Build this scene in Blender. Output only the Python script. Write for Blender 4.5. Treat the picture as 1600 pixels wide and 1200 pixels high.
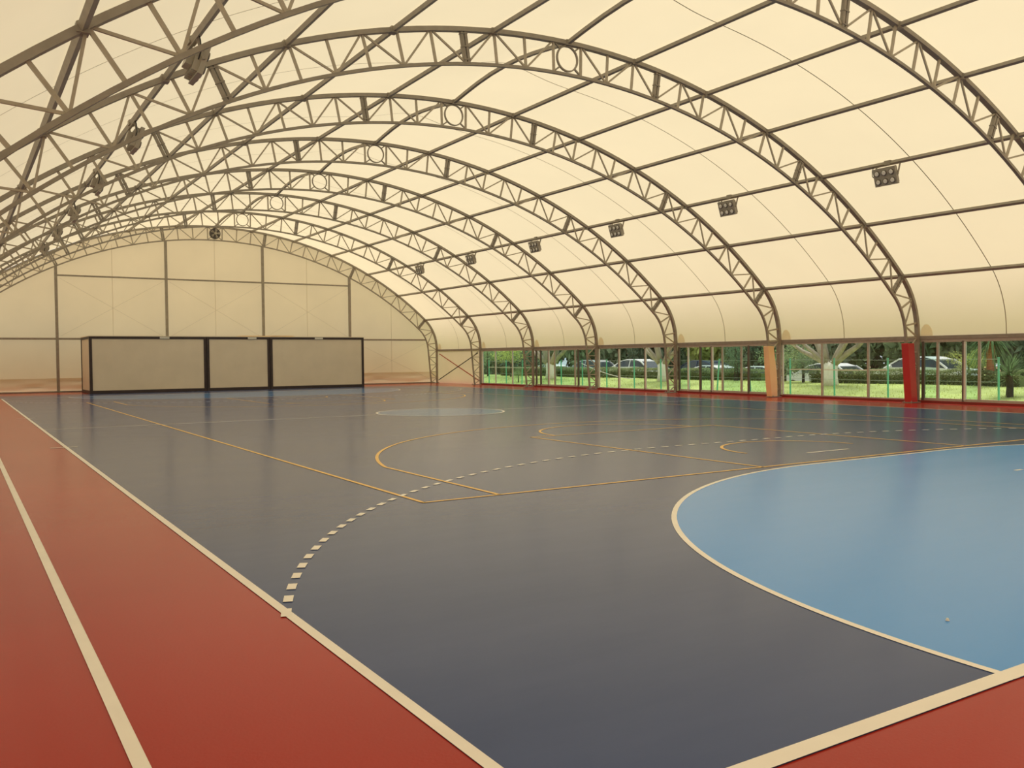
import bpy, math, random
from mathutils import Vector, Matrix
from math import sin, cos, pi, radians, sqrt

for o in list(bpy.data.objects):
    bpy.data.objects.remove(o)
SC = bpy.context.scene
COL = SC.collection
random.seed(7)

# ------------------------------------------------------------------ camera
CAM = Vector((-11.6166, -2.2143, 1.5094))
YAW, PITCH, ROLL = radians(32.112), radians(-1.6773), radians(-0.5303)
fwd = Vector((sin(YAW)*cos(PITCH), cos(YAW)*cos(PITCH), sin(PITCH)))
rt = Vector((cos(YAW), -sin(YAW), 0))
up = rt.cross(fwd)
r2 = rt*cos(ROLL) + up*sin(ROLL)
u2 = -rt*sin(ROLL) + up*cos(ROLL)
cd = bpy.data.cameras.new('camera')
cam = bpy.data.objects.new('camera', cd)
COL.objects.link(cam)
cam.matrix_world = Matrix(((r2.x, u2.x, -fwd.x, CAM.x), (r2.y, u2.y, -fwd.y, CAM.y),
                           (r2.z, u2.z, -fwd.z, CAM.z), (0, 0, 0, 1)))
cd.sensor_fit = 'HORIZONTAL'
cd.sensor_width = 36
cd.lens = 36*1388.76/1600
cd.clip_start = .05
cd.clip_end = 400
SC.camera = cam

# ------------------------------------------------------------------ sky, sun, exposure
w = bpy.data.worlds.new('hazy_sky')
SC.world = w
w.use_nodes = True
nt = w.node_tree
nt.nodes.clear()
out = nt.nodes.new('ShaderNodeOutputWorld')
bg = nt.nodes.new('ShaderNodeBackground')
tc = nt.nodes.new('ShaderNodeTexCoord')
sp = nt.nodes.new('ShaderNodeSeparateXYZ')
rp = nt.nodes.new('ShaderNodeValToRGB')
rp.color_ramp.elements[0].position = 0.0
rp.color_ramp.elements[0].color = (.80, .86, .92, 1)
rp.color_ramp.elements[1].position = 0.7
rp.color_ramp.elements[1].color = (.92, .96, 1.0, 1)
nt.links.new(tc.outputs['Generated'], sp.inputs[0])
nt.links.new(sp.outputs['Z'], rp.inputs[0])
nt.links.new(rp.outputs[0], bg.inputs[0])
bg.inputs[1].default_value = .85
nt.links.new(bg.outputs[0], out.inputs[0])

sd = bpy.data.lights.new('sun', 'SUN')
sd.energy = 3.7
sd.angle = radians(25)
sd.color = (1, .96, .88)
sun = bpy.data.objects.new('sun', sd)
COL.objects.link(sun)
sdir = Vector((.26, .16, .95)).normalized()      # towards the sun
sun.rotation_euler = sdir.to_track_quat('Z', 'Y').to_euler()
sun.location = (40, -10, 60)

SC.view_settings.view_transform = 'Standard'
SC.view_settings.look = 'None'
SC.view_settings.gamma = 1
SC.view_settings.use_curve_mapping = False
SC.view_settings.exposure = 0.0
SC.cycles.use_denoising = True
SC.cycles.diffuse_bounces = 6
SC.cycles.max_bounces = 14
SC.cycles.transparent_max_bounces = 24

# ------------------------------------------------------------------ materials
def mat(name, col, rough=.6, metal=0., spec=.5, noise=None, bump=None, sheen=None):
    """noise=(scale, amount, stretch) varies the base colour; bump=(scale, strength)"""
    m = bpy.data.materials.new(name)
    m.use_nodes = True
    t = m.node_tree
    b = t.nodes['Principled BSDF']
    b.inputs['Base Color'].default_value = (*col, 1)
    b.inputs['Roughness'].default_value = rough
    b.inputs['Metallic'].default_value = metal
    b.inputs['Specular IOR Level'].default_value = spec
    if noise or bump:
        c = t.nodes.new('ShaderNodeTexCoord')
    if noise:
        mp = t.nodes.new('ShaderNodeMapping')
        mp.inputs['Scale'].default_value = noise[2] if len(noise) > 2 else (1, 1, 1)
        n = t.nodes.new('ShaderNodeTexNoise')
        n.inputs['Scale'].default_value = noise[0]
        n.inputs['Detail'].default_value = 5
        t.links.new(c.outputs['Object'], mp.inputs[0])
        t.links.new(mp.outputs[0], n.inputs['Vector'])
        r = t.nodes.new('ShaderNodeValToRGB')
        a = noise[1]
        r.color_ramp.elements[0].position = .3
        r.color_ramp.elements[1].position = .7
        r.color_ramp.elements[0].color = (*[x*(1-a) for x in col], 1)
        r.color_ramp.elements[1].color = (*[min(1, x*(1+a)) for x in col], 1)
        t.links.new(n.outputs['Fac'], r.inputs[0])
        t.links.new(r.outputs[0], b.inputs['Base Color'])
    if bump:
        n = t.nodes.new('ShaderNodeTexNoise')
        n.inputs['Scale'].default_value = bump[0]
        n.inputs['Detail'].default_value = 4
        t.links.new(c.outputs['Object'], n.inputs['Vector'])
        bp = t.nodes.new('ShaderNodeBump')
        bp.inputs['Strength'].default_value = bump[1]
        bp.inputs['Distance'].default_value = .02
        t.links.new(n.outputs['Fac'], bp.inputs['Height'])
        t.links.new(bp.outputs[0], b.inputs['Normal'])
    return m

def fabric(name, refl, trans, mix=.55, noise=.04):
    """translucent coated fabric: part of the light passes, part is scattered back"""
    m = bpy.data.materials.new(name)
    m.use_nodes = True
    t = m.node_tree
    t.nodes.clear()
    o = t.nodes.new('ShaderNodeOutputMaterial')
    d = t.nodes.new('ShaderNodeBsdfDiffuse')
    tr = t.nodes.new('ShaderNodeBsdfTranslucent')
    mx = t.nodes.new('ShaderNodeMixShader')
    mx.inputs[0].default_value = mix
    c = t.nodes.new('ShaderNodeTexCoord')
    n = t.nodes.new('ShaderNodeTexNoise')
    n.inputs['Scale'].default_value = .55
    n.inputs['Detail'].default_value = 3
    t.links.new(c.outputs['Object'], n.inputs['Vector'])
    for node, colr in ((d, refl), (tr, trans)):
        r = t.nodes.new('ShaderNodeValToRGB')
        r.color_ramp.elements[0].position = .3
        r.color_ramp.elements[1].position = .7
        r.color_ramp.elements[0].color = (*[x*(1-noise) for x in colr], 1)
        r.color_ramp.elements[1].color = (*[min(1, x*(1+noise)) for x in colr], 1)
        t.links.new(n.outputs['Fac'], r.inputs[0])
        t.links.new(r.outputs[0], node.inputs['Color'])
    t.links.new(d.outputs[0], mx.inputs[1])
    t.links.new(tr.outputs[0], mx.inputs[2])
    t.links.new(mx.outputs[0], o.inputs[0])
    return m

def glass_mat(name, tint):
    m = bpy.data.materials.new(name)
    m.use_nodes = True
    t = m.node_tree
    t.nodes.clear()
    o = t.nodes.new('ShaderNodeOutputMaterial')
    tr = t.nodes.new('ShaderNodeBsdfTransparent')
    tr.inputs[0].default_value = (*tint, 1)
    g = t.nodes.new('ShaderNodeBsdfGlossy')
    g.inputs['Roughness'].default_value = .02
    lw = t.nodes.new('ShaderNodeLayerWeight')
    lw.inputs[0].default_value = .5
    pw = t.nodes.new('ShaderNodeMath')
    pw.operation = 'POWER'
    pw.inputs[1].default_value = 5
    f = t.nodes.new('ShaderNodeMapRange')
    f.inputs['To Min'].default_value = .05
    f.inputs['To Max'].default_value = .9
    t.links.new(lw.outputs['Facing'], pw.inputs[0])
    t.links.new(pw.outputs[0], f.inputs[0])
    mx = t.nodes.new('ShaderNodeMixShader')
    t.links.new(f.outputs[0], mx.inputs[0])
    t.links.new(tr.outputs[0], mx.inputs[1])
    t.links.new(g.outputs[0], mx.inputs[2])
    t.links.new(mx.outputs[0], o.inputs[0])
    return m

def leaf_mat(name, col, var=.35):
    m = bpy.data.materials.new(name)
    m.use_nodes = True
    t = m.node_tree
    t.nodes.clear()
    o = t.nodes.new('ShaderNodeOutputMaterial')
    d = t.nodes.new('ShaderNodeBsdfDiffuse')
    tr = t.nodes.new('ShaderNodeBsdfTranslucent')
    mx = t.nodes.new('ShaderNodeMixShader')
    mx.inputs[0].default_value = .35
    gm = t.nodes.new('ShaderNodeNewGeometry')
    r = t.nodes.new('ShaderNodeValToRGB')
    r.color_ramp.elements[0].color = (*[x*(1-var) for x in col], 1)
    r.color_ramp.elements[1].color = (*[min(1, x*(1+var)) for x in col], 1)
    t.links.new(gm.outputs['Random Per Island'], r.inputs[0])
    t.links.new(r.outputs[0], d.inputs[0])
    t.links.new(r.outputs[0], tr.inputs[0])
    t.links.new(d.outputs[0], mx.inputs[1])
    t.links.new(tr.outputs[0], mx.inputs[2])
    t.links.new(mx.outputs[0], o.inputs[0])
    return m

M = {
 'membrane': fabric('cream_roof_fabric', (.82, .74, .56), (.90, .755, .49), .52, .015),
 'endfabric': fabric('cream_gable_fabric', (.82, .72, .50), (.94, .77, .47), .68, .03),
 'sidefabric': fabric('cream_side_wall_fabric', (.74, .63, .48), (.84, .66, .45), .50, .03),
 'seam': mat('fabric_seam', (.36, .30, .20), .8),
 'patch': fabric('doubled_fabric_patch', (.82, .73, .58), (1.0, .90, .74), .6, .02),
 'steel': mat('grey_painted_steel', (.31, .28, .235), .5, 0, .4, (6, .10)),
 'steeldark': mat('dark_grey_painted_steel', (.29, .26, .22), .5, 0, .4, (6, .15)),
 'brace': mat('galvanised_brace_steel', (.42, .375, .30), .45, 0, .5, (8, .1)),
 'bolt': mat('zinc_bolt', (.5, .5, .48), .35, .8),
 'redrod': mat('red_painted_rod', (.45, .06, .03), .5),
 'darkrod': mat('dark_rod', (.05, .05, .045), .5),
 'cable': mat('seam_and_cable_shadow', (.60, .51, .36), .6),
 'alu': mat('brushed_aluminium_frame', (.46, .41, .35), .45, .2, .5, (9, .08)),
 'alulight': mat('pale_aluminium_profile', (.70, .68, .62), .45, .1),
 'aludark': mat('dark_aluminium_profile', (.14, .12, .10), .5, .2),
 'glass': glass_mat('window_glass', (.93, .97, .94)),
 'glassgreen': glass_mat('green_tinted_glass', (.72, .90, .84)),
 'red': mat('red_acrylic_court', (.42, .034, .022), .19, 0, .12, (.35, .07), (60, .04)),
 'kerb': mat('red_kerb_paint', (.20, .025, .02), .5, 0, .4, (3, .15)),
 'padred': mat('red_vinyl_pad', (.52, .035, .035), .42, 0, .5, (2, .06)),
 'padorange': mat('orange_vinyl_pad', (.96, .62, .34), .45, 0, .5, (2, .06)),
 'white': mat('white_line_paint', (.95, .92, .86), .3, 0, .15, (3, .04)),
 'yellow': mat('yellow_line_paint', (.92, .56, .13), .3, 0, .15, (3, .06)),
 'cabinpanel': mat('beige_cabin_panel', (.74, .65, .52), .55, 0, .4, (1.2, .04)),
 'cabinframe': mat('dark_cabin_frame', (.045, .03, .03), .5, 0, .4, (3, .2)),
 'cabinroof': mat('pale_cabin_roof_edge', (.72, .62, .48), .6),
 'lamp': mat('grey_lamp_housing', (.36, .33, .28), .5, 0),
 'lens': mat('lamp_lens', (.85, .83, .78), .25, 0, .5),
 'lensrim': mat('lamp_lens_rim', (.17, .155, .13), .5),
 'black': mat('black_rubber', (.02, .02, .02), .6),
 'fan': mat('dark_fan_housing', (.06, .05, .05), .5),
 'lawn': mat('lawn_grass', (.37, .44, .15), .9, 0, .1, (.8, .25), (30, .6)),
 'earth': mat('bare_earth', (.30, .20, .11), .9, 0, .1, (2, .2)),
 'asphalt': mat('car_park_asphalt', (.14, .14, .13), .9, 0, .2, (2, .15)),
 'fencegreen': mat('green_fence_post', (.16, .62, .42), .5, 0, .4),
 'wire': mat('fence_wire', (.45, .50, .45), .5, .5),
 'tape': mat('pale_barrier_tape', (.85, .72, .66), .5),
 'rope': mat('white_rope', (.80, .78, .70), .7),
 'bark': mat('grey_bark', (.44, .39, .31), .9, 0, .2, (4, .3, (1, 1, .3)), (12, .6)),
 'darkbark': mat('dark_bark', (.07, .06, .045), .9, 0, .2, (4, .3), (12, .6)),
 'limewash': mat('lime_washed_bark', (.92, .90, .80), .85, 0, .2, (3, .08), (12, .4)),
 'palmbark': mat('terracotta_palm_bark', (.50, .22, .12), .9, 0, .1, (8, .25, (1, 1, 3)), (20, .8)),
 'leafdark': leaf_mat('dark_leaves', (.22, .30, .19)),
 'leafmid': leaf_mat('mid_green_leaves', (.36, .46, .24)),
 'leafgrey': leaf_mat('grey_green_leaves', (.34, .42, .26)),
 'leaflime': leaf_mat('sunlit_lime_leaves', (.58, .64, .20)),
 'leafhedge': leaf_mat('hedge_leaves', (.28, .33, .16), .45),
 'frond': leaf_mat('palm_frond', (.15, .24, .11)),
 'flower': leaf_mat('orange_flowers', (.75, .22, .05)),
 'carwhite': mat('white_car_paint', (.86, .87, .86), .25, 0, .6),
 'carsilver': mat('silver_car_paint', (.55, .57, .58), .25, .3, .6),
 'carblue': mat('dark_blue_car_paint', (.03, .05, .10), .25, 0, .6),
 'carglass': mat('dark_car_glass', (.03, .045, .05), .08, 0, .7),
 'tyre': mat('tyre_rubber', (.02, .02, .02), .8),
 'rim': mat('car_wheel_rim', (.5, .5, .5), .3, .8),
}

def court_mat(name, c1, c2, rough):
    """painted acrylic court: broad roller streaks across the hall, faint scuffs"""
    m = bpy.data.materials.new(name)
    m.use_nodes = True
    t = m.node_tree
    b = t.nodes['Principled BSDF']
    c = t.nodes.new('ShaderNodeTexCoord')
    mp = t.nodes.new('ShaderNodeMapping')
    mp.inputs['Scale'].default_value = (.22, .9, 1)
    n = t.nodes.new('ShaderNodeTexNoise')
    n.inputs['Scale'].default_value = 1.0
    n.inputs['Detail'].default_value = 6
    n.inputs['Roughness'].default_value = .6
    r = t.nodes.new('ShaderNodeValToRGB')
    r.color_ramp.elements[0].position = .32
    r.color_ramp.elements[1].position = .68
    r.color_ramp.elements[0].color = (*c1, 1)
    r.color_ramp.elements[1].color = (*c2, 1)
    t.links.new(c.outputs['Object'], mp.inputs[0])
    t.links.new(mp.outputs[0], n.inputs['Vector'])
    t.links.new(n.outputs['Fac'], r.inputs[0])
    t.links.new(r.outputs[0], b.inputs['Base Color'])
    rr = t.nodes.new('ShaderNodeMapRange')
    rr.inputs['To Min'].default_value = rough-.03
    rr.inputs['To Max'].default_value = rough+.04
    t.links.new(n.outputs['Fac'], rr.inputs[0])
    t.links.new(rr.outputs[0], b.inputs['Roughness'])
    b.inputs['Specular IOR Level'].default_value = .10
    n2 = t.nodes.new('ShaderNodeTexNoise')
    n2.inputs['Scale'].default_value = 70
    t.links.new(c.outputs['Object'], n2.inputs['Vector'])
    bp = t.nodes.new('ShaderNodeBump')
    bp.inputs['Strength'].default_value = .03
    bp.inputs['Distance'].default_value = .01
    t.links.new(n2.outputs['Fac'], bp.inputs['Height'])
    t.links.new(bp.outputs[0], b.inputs['Normal'])
    return m
M['court'] = court_mat('slate_blue_court_paint', (.050, .082, .215), (.072, .106, .25), .18)
M['glareblue'] = court_mat('glare_muted_blue_paint', (.085, .20, .46), (.095, .215, .48), .17)  # sky blue muted in the colour, standing in for grazing floor reflection
M['goalblue'] = court_mat('sky_blue_court_paint', (.10, .37, .93), (.12, .385, .94), .18)

# ------------------------------------------------------------------ mesh helpers
class MB:
    def __init__(s):
        s.v = []
        s.f = []
        s.smooth = False
    def quad(s, a, b, c, d):
        n = len(s.v)
        s.v += [tuple(a), tuple(b), tuple(c), tuple(d)]
        s.f.append((n, n+1, n+2, n+3))
    def hexa(s, lo, hi):
        n = len(s.v)
        s.v += [tuple(p) for p in lo] + [tuple(p) for p in hi]
        s.f += [(n+3, n+2, n+1, n), (n+4, n+5, n+6, n+7)]
        for i in range(4):
            j = (i+1) % 4
            s.f.append((n+i, n+j, n+4+j, n+4+i))
    def box(s, x0, x1, y0, y1, z0, z1):
        s.hexa([(x0, y0, z0), (x1, y0, z0), (x1, y1, z0), (x0, y1, z0)],
               [(x0, y0, z1), (x1, y0, z1), (x1, y1, z1), (x0, y1, z1)])
    def beam(s, a, b, w, h, side=(0, 1, 0)):
        """bar from a to b, w along `side`, h across"""
        a, b = Vector(a), Vector(b)
        d = (b-a).normalized()
        sd_ = Vector(side)
        sd_ = (sd_ - d*sd_.dot(d)).normalized()
        n = d.cross(sd_)
        c = [sd_*(w/2)+n*(h/2), -sd_*(w/2)+n*(h/2), -sd_*(w/2)-n*(h/2), sd_*(w/2)-n*(h/2)]
        s.hexa([a+q for q in c], [b+q for q in c])
    def sweep(s, pts, w, h, side=(0, 1, 0), closed=False):
        """rectangular section swept along a planar path"""
        pts = [Vector(p) for p in pts]
        sv = Vector(side)
        n0 = len(s.v)
        N = len(pts)
        for i, p in enumerate(pts):
            a = pts[(i-1) % N] if (closed or i > 0) else p
            b = pts[(i+1) % N] if (closed or i < N-1) else p
            d = (b-a).normalized()
            sd_ = (sv - d*sv.dot(d)).normalized()
            n = d.cross(sd_)
            for q in (sd_*(w/2)+n*(h/2), -sd_*(w/2)+n*(h/2), -sd_*(w/2)-n*(h/2), sd_*(w/2)-n*(h/2)):
                s.v.append(tuple(p+q))
        for i in range(N if closed else N-1):
            j = (i+1) % N
            for k in range(4):
                l = (k+1) % 4
                s.f.append((n0+i*4+k, n0+i*4+l, n0+j*4+l, n0+j*4+k))
        if not closed:
            s.f.append((n0+3, n0+2, n0+1, n0))
            e = n0+(N-1)*4
            s.f.append((e, e+1, e+2, e+3))
    def tube(s, pts, rad, seg=8):
        pts = [Vector(p) for p in pts]
        if not isinstance(rad, (list, tuple)):
            rad = [rad]*len(pts)
        n0 = len(s.v)
        ref = None
        for i, p in enumerate(pts):
            a = pts[max(0, i-1)]
            b = pts[min(len(pts)-1, i+1)]
            d = (b-a).normalized()
            if ref is None:
                ref = d.orthogonal().normalized()
            ref = (ref - d*ref.dot(d)).normalized()
            q = d.cross(ref)
            for k in range(seg):
                t = 2*pi*k/seg
                s.v.append(tuple(p + (ref*cos(t)+q*sin(t))*rad[i]))
        for i in range(len(pts)-1):
            for k in range(seg):
                l = (k+1) % seg
                s.f.append((n0+i*seg+k, n0+i*seg+l, n0+(i+1)*seg+l, n0+(i+1)*seg+k))
        s.f.append(tuple(n0+seg-1-k for k in range(seg)))
        e = n0+(len(pts)-1)*seg
        s.f.append(tuple(e+k for k in range(seg)))
    def disc(s, c, ax, r, h, seg=20, r2=None):
        """short cylinder centred at c along ax"""
        c, ax = Vector(c), Vector(ax).normalized()
        r2 = r if r2 is None else r2
        u = ax.orthogonal().normalized()
        v = ax.cross(u)
        n0 = len(s.v)
        for e, rr in ((-h/2, r), (h/2, r2)):
            for k in range(seg):
                t = 2*pi*k/seg
                s.v.append(tuple(c + ax*e + (u*cos(t)+v*sin(t))*rr))
        for k in range(seg):
            l = (k+1) % seg
            s.f.append((n0+k, n0+l, n0+seg+l, n0+seg+k))
        s.f.append(tuple(n0+seg-1-k for k in range(seg)))
        s.f.append(tuple(n0+seg+k for k in range(seg)))
    def poly(s, pts, z):
        n0 = len(s.v)
        s.v += [(p[0], p[1], z) for p in pts]
        s.f.append(tuple(range(n0, n0+len(pts))))
    def band(s, inner, outer, z):
        n0 = len(s.v)
        for a, b in zip(inner, outer):
            s.v += [(a[0], a[1], z), (b[0], b[1], z)]
        for i in range(len(inner)-1):
            k = n0+2*i
            s.f.append((k, k+1, k+3, k+2))
    def mesh(s, name, m, smooth=False):
        me = bpy.data.meshes.new(name)
        me.from_pydata(s.v, [], s.f)
        me.validate()
        me.materials.append(m)
        if smooth:
            me.shade_smooth()
        me.update()
        return me
    def build(s, name, m, parent=None, smooth=False, bevel=0):
        o = bpy.data.objects.new(name, s.mesh(name, m, smooth))
        COL.objects.link(o)
        if parent:
            o.parent = parent
        if bevel:
            b = o.modifiers.new('bevel', 'BEVEL')
            b.width = bevel
            b.segments = 2
        return o

def tag(o, label=None, cat=None, group=None, kind=None):
    if label: o['label'] = label
    if cat: o['category'] = cat
    if group: o['group'] = group
    if kind: o['kind'] = kind
    return o

def empty(name, loc, label=None, cat=None, group=None, kind=None):
    o = bpy.data.objects.new(name, None)
    o.empty_display_size = .2
    o.location = loc
    COL.objects.link(o)
    return tag(o, label, cat, group, kind)

def copy_tree(o, parent=None):
    c = o.copy()
    COL.objects.link(c)
    if parent: c.parent = parent
    for ch in list(o.children):
        copy_tree(ch, c)
    return c

def share(src, name, parent, loc=None):
    o = bpy.data.objects.new(name, src.data)
    COL.objects.link(o)
    o.parent = parent
    if loc: o.location = loc
    return o

# ------------------------------------------------------------------ hall geometry
XC = .519
YS = [-7.33, -1.95, 3.40, 9.12, 14.60, 20.09, 25.585, 30.98, 36.37, 41.82, 47.246]   # arch planes, near to far
Y0, Y1 = YS[0], YS[-1]
RO, RI, CZ = 18.80, 18.08, -10.054
KX, KZ, KR = 10.998, 2.126, 2.39
A17 = radians(42.08)
XL = 13.388
EAVE = 2.04
def ang(i): return radians(1.2+2.405*i)
def outer_pt(a, s=1, dr=0):
    return Vector((s*(RO+dr)*sin(a), 0, CZ+(RO+dr)*cos(a)))
def inner_pt(a, s=1):
    return Vector((s*RI*sin(a), 0, CZ+RI*cos(a)))
def knee_o(t, s=1, dr=0):       # t = angle above horizontal
    return Vector((s*(KX+(KR+dr)*cos(t)), 0, KZ+(KR+dr)*sin(t)))
TK = radians(47.92)
def knee_i(t, s=1):
    r = 1.67+(1.79-1.67)*(1-t/TK)
    return Vector((s*(KX+r*cos(t)), 0, KZ+r*sin(t)))
def leg_i(z, s=1):
    return Vector((s*(12.79+(12.985-12.79)*(1-z/2.1)), 0, z))
def leg_o(z, s=1):
    return Vector((s*XL, 0, z))

def stations(s):
    st = []
    for i in range(18):
        st.append((outer_pt(ang(i), s), inner_pt(ang(i), s), 'O' if i % 2 == 0 else 'I', i))
    st.append((knee_o(radians(27), s), knee_i(radians(27), s), 'O', 18))
    st.append((knee_o(radians(8.6), s), knee_i(radians(8.6), s), 'I', 19))
    st.append((leg_o(2.04, s), leg_i(2.04, s), 'O', 20))
    for k, z in enumerate((1.58, 1.13, .70, .32)):
        st.append((leg_o(z, s), leg_i(z, s), 'I' if k % 2 == 0 else 'O', 21+k))
    return st

def arch_profile(dr=0, n=48):
    P = [leg_o(0, -1)]
    P[0].x -= dr
    for k in range(9):
        P.append(knee_o(TK*k/8, -1, dr))
    for k in range(1, n):
        a = -A17 + 2*A17*k/n
        P.append(Vector(((RO+dr)*sin(a), 0, CZ+(RO+dr)*cos(a))))
    for k in range(8, -1, -1):
        P.append(knee_o(TK*k/8, 1, dr))
    q = leg_o(0, 1)
    q.x += dr
    P.append(q)
    return P
def inner_profile(n=48):
    P = [leg_i(0, -1), leg_i(1.0, -1)]
    for k in range(7):
        P.append(knee_i(TK*k/6, -1))
    for k in range(1, n):
        a = -A17 + 2*A17*k/n
        P.append(inner_pt(a))
    for k in range(6, -1, -1):
        P.append(knee_i(TK*k/6, 1))
    P += [leg_i(1.0, 1), leg_i(0, 1)]
    return P

# ---- the floor and its paint
fl = MB()
fl.box(XC-13.9, XC+13.75, Y0-.3, Y1+.4, -.2, 0)
floor = fl.build('floor', M['red'])
tag(floor, 'red acrylic sports floor of the hall, striped with court lines', kind='structure')
L = 40.2
ZC, ZG, ZL = .0015, .003, .0045
XR = 11.1
def paint(name, m, z, polys=None, bands=None, label=None):
    b = MB()
    for p in polys or []:
        b.poly(p, z)
    for i_, o_ in bands or []:
        b.band(i_, o_, z)
    o = b.build(name, m, floor)
    if label: o['label'] = label
    return o
def rect(x0, x1, y0, y1): return [(x0, y0), (x1, y0), (x1, y1), (x0, y1)]
paint('blue_court', M['court'], ZC, [rect(-10, XR, 0, 43.6)], label='dark slate blue playing court')
def d_shape(r, n=48):
    """6 m / 9 m line: quarter circle about each goal post, 3 m straight between"""
    P = []
    for k in range(n+1):
        t = pi - (pi/2)*k/n
        P.append((-1.5+r*cos(t), r*sin(t)))
    for k in range(n+1):
        t = pi/2 - (pi/2)*k/n
        P.append((1.5+r*cos(t), r*sin(t)))
    return P
flip = lambda P: [(x, L-y) for x, y in P]
for f in (lambda P: P, flip):
    paint('goal_area', M['goalblue'] if f is not flip else M['glareblue'], ZG, [list(reversed(d_shape(5.97)))] if f is not flip else [f(d_shape(5.97))],
          label='light blue goal area')
    paint('goal_area_line', M['white'], ZL, bands=[(f(d_shape(5.95)), f(d_shape(6.0)))], label='white curved line round the light blue area')
    yb = .05 if f is not flip else L-.05
    paint('goal_line', M['white'], ZL+.0018, [rect(-10, XR, yb-.05, yb+.04)], label='white end line')
    paint('penalty_line', M['white'], ZL, [f([(-.5, 6.93), (.5, 6.93), (.5, 6.98), (-.5, 6.98)])], label='short white line')
    paint('goalkeeper_line', M['white'], ZL, [f([(-.08, 3.98), (.08, 3.98), (.08, 4.03), (-.08, 4.03)])], label='short white line')
    # basketball, yellow
    yl = []
    bl = 6.14
    yl.append(('baseline', [rect(-7.5, 7.5, bl-.025, bl+.025)], None))
    yl.append(('key_line', [rect(-2.4, -2.35, bl, 11.86), rect(2.35, 2.4, bl, 11.86), rect(-2.4, 2.4, 11.83, 11.88)], None))
    arcp = lambda r, c, t0, t1, n=40: [(c[0]+r*cos(t0+(t1-t0)*k/n), c[1]+r*sin(t0+(t1-t0)*k/n)) for k in range(n+1)]
    yl.append(('free_throw_circle', None, [(arcp(1.775, (0, 11.86), 0, pi), arcp(1.825, (0, 11.86), 0, pi))]))
    bc = (0, 7.71)
    t0 = math.acos(6.55/6.72)
    yl.append(('three_point_line', [rect(-6.575, -6.525, bl, bc[1]+6.72*sin(t0)), rect(6.525, 6.575, bl, bc[1]+6.72*sin(t0))],
               [(arcp(6.695, bc, t0, pi-t0, 72), arcp(6.745, bc, t0, pi-t0, 72))]))
    yl.append(('no_charge_arc', None, [(arcp(1.25, (0, 7.46), 0, pi), arcp(1.30, (0, 7.46), 0, pi))]))
    for nm, ps, bs in yl:
        paint(nm, M['yellow'], ZL+.0006, [f(p) for p in ps or []], [(f(a), f(b)) for a, b in bs or []], label='yellow basketball line')
    # dashed 9 m line: 15 cm dashes, 15 cm gaps
    segs = []
    r0 = 8.975
    q = math.asin(sqrt(max(0, 1-(8.5/8.975)**2)))      # where it meets the sideline
    tA = pi - q
    s_len = r0*(tA-pi/2)
    tot = s_len + 3 + r0*(pi/2 - math.acos((XR-1.5)/r0) if XR-1.5 < r0 else pi/2)
    def at(s, dr):
        if s < s_len:
            t = tA - s/r0
            return (-1.5+(r0+dr)*cos(t), (r0+dr)*sin(t))
        if s < s_len+3:
            return (-1.5+s-s_len, r0+dr)
        t = pi/2-(s-s_len-3)/r0
        return (1.5+(r0+dr)*cos(t), (r0+dr)*sin(t))
    s0 = 0
    ks = 0
    while s0 < tot and ks < 98:
        e = s0 + (.17 if ks == 0 else .15)
        paint('line_dash', M['white'], ZL+.0012, bands=[(f([at(s0+(e-s0)*j/3, -.03) for j in range(4)]), f([at(s0+(e-s0)*j/3, .03) for j in range(4)]))])
        s0 = e+.155
        ks += 1
paint('sideline', M['white'], ZL, [rect(-10.0, -9.94, 0, L)], label='white sideline beside the red lane')
paint('sideline', M['white'], ZL, [rect(XR-.06, XR, 0, L)], label='white sideline beside the windows')
paint('lane_line', M['white'], ZL, [rect(-11.09, -11.03, Y0, Y1)], label='white line down the red lane')
paint('halfway_line', M['white'], ZL, [rect(-9.95, -1.8, 20.075, 20.125), rect(1.8, XR, 20.075, 20.125)], label='white halfway line')
paint('basketball_sideline', M['yellow'], ZL+.0006, [rect(-7.505, -7.455, 6.14, L-6.14)], label='yellow sideline')
paint('basketball_sideline', M['yellow'], ZL+.0006, [rect(7.455, 7.505, 6.14, L-6.14)], label='yellow sideline')
circ = lambda r, n=64: [(.0+r*cos(2*pi*k/n), 20.1+r*sin(2*pi*k/n)) for k in range(n)]
paint('centre_circle', M['glareblue'], ZG, [circ(1.80)], label='light blue centre circle')
cl = lambda r: circ(r)+[circ(r)[0]]
paint('centre_circle_line', M['white'], ZL, bands=[(cl(1.76), cl(1.82))])
for ty in (15.25, 24.95):
    paint('substitution_mark', M['white'], ZL+.0006, [rect(-10.22, -9.78, ty-.03, ty+.03)])

# ---- the membrane
def bump(y):
    for a, b in zip(YS[:-1], YS[1:]):
        if a <= y <= b:
            return sin(pi*(y-a)/(b-a))
    return 0
DR = .075
def roof_pt(u_, y):
    """u_ indexes the profile list"""
    p = PROF[u_]
    a = math.atan2(p.x, p.z-CZ)
    ridge = math.exp(-(math.degrees(a)/3.2)**2) if p.z > KZ+1 else 0
    return (XC+p.x, y, p.z + .26*bump(y)*ridge)
PROF = [p for p in arch_profile(DR, 84)[1:-1]]
PROF = [Vector((PROF[0].x, 0, EAVE-.02))]+PROF+[Vector((PROF[-1].x, 0, EAVE-.02))]
ys_ = []
for a, b in zip(YS[:-1], YS[1:]):
    ys_ += [a+(b-a)*k/8 for k in range(8)]
ys_.append(YS[-1]+.20)
rb = MB()
for y in ys_:
    for k in range(len(PROF)):
        rb.v.append(roof_pt(k, y))
NP = len(PROF)
for j in range(len(ys_)-1):
    for k in range(NP-1):
        rb.f.append((j*NP+k, (j+1)*NP+k, (j+1)*NP+k+1, j*NP+k+1))
ceiling = rb.build('ceiling', M['membrane'], smooth=True)
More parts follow.
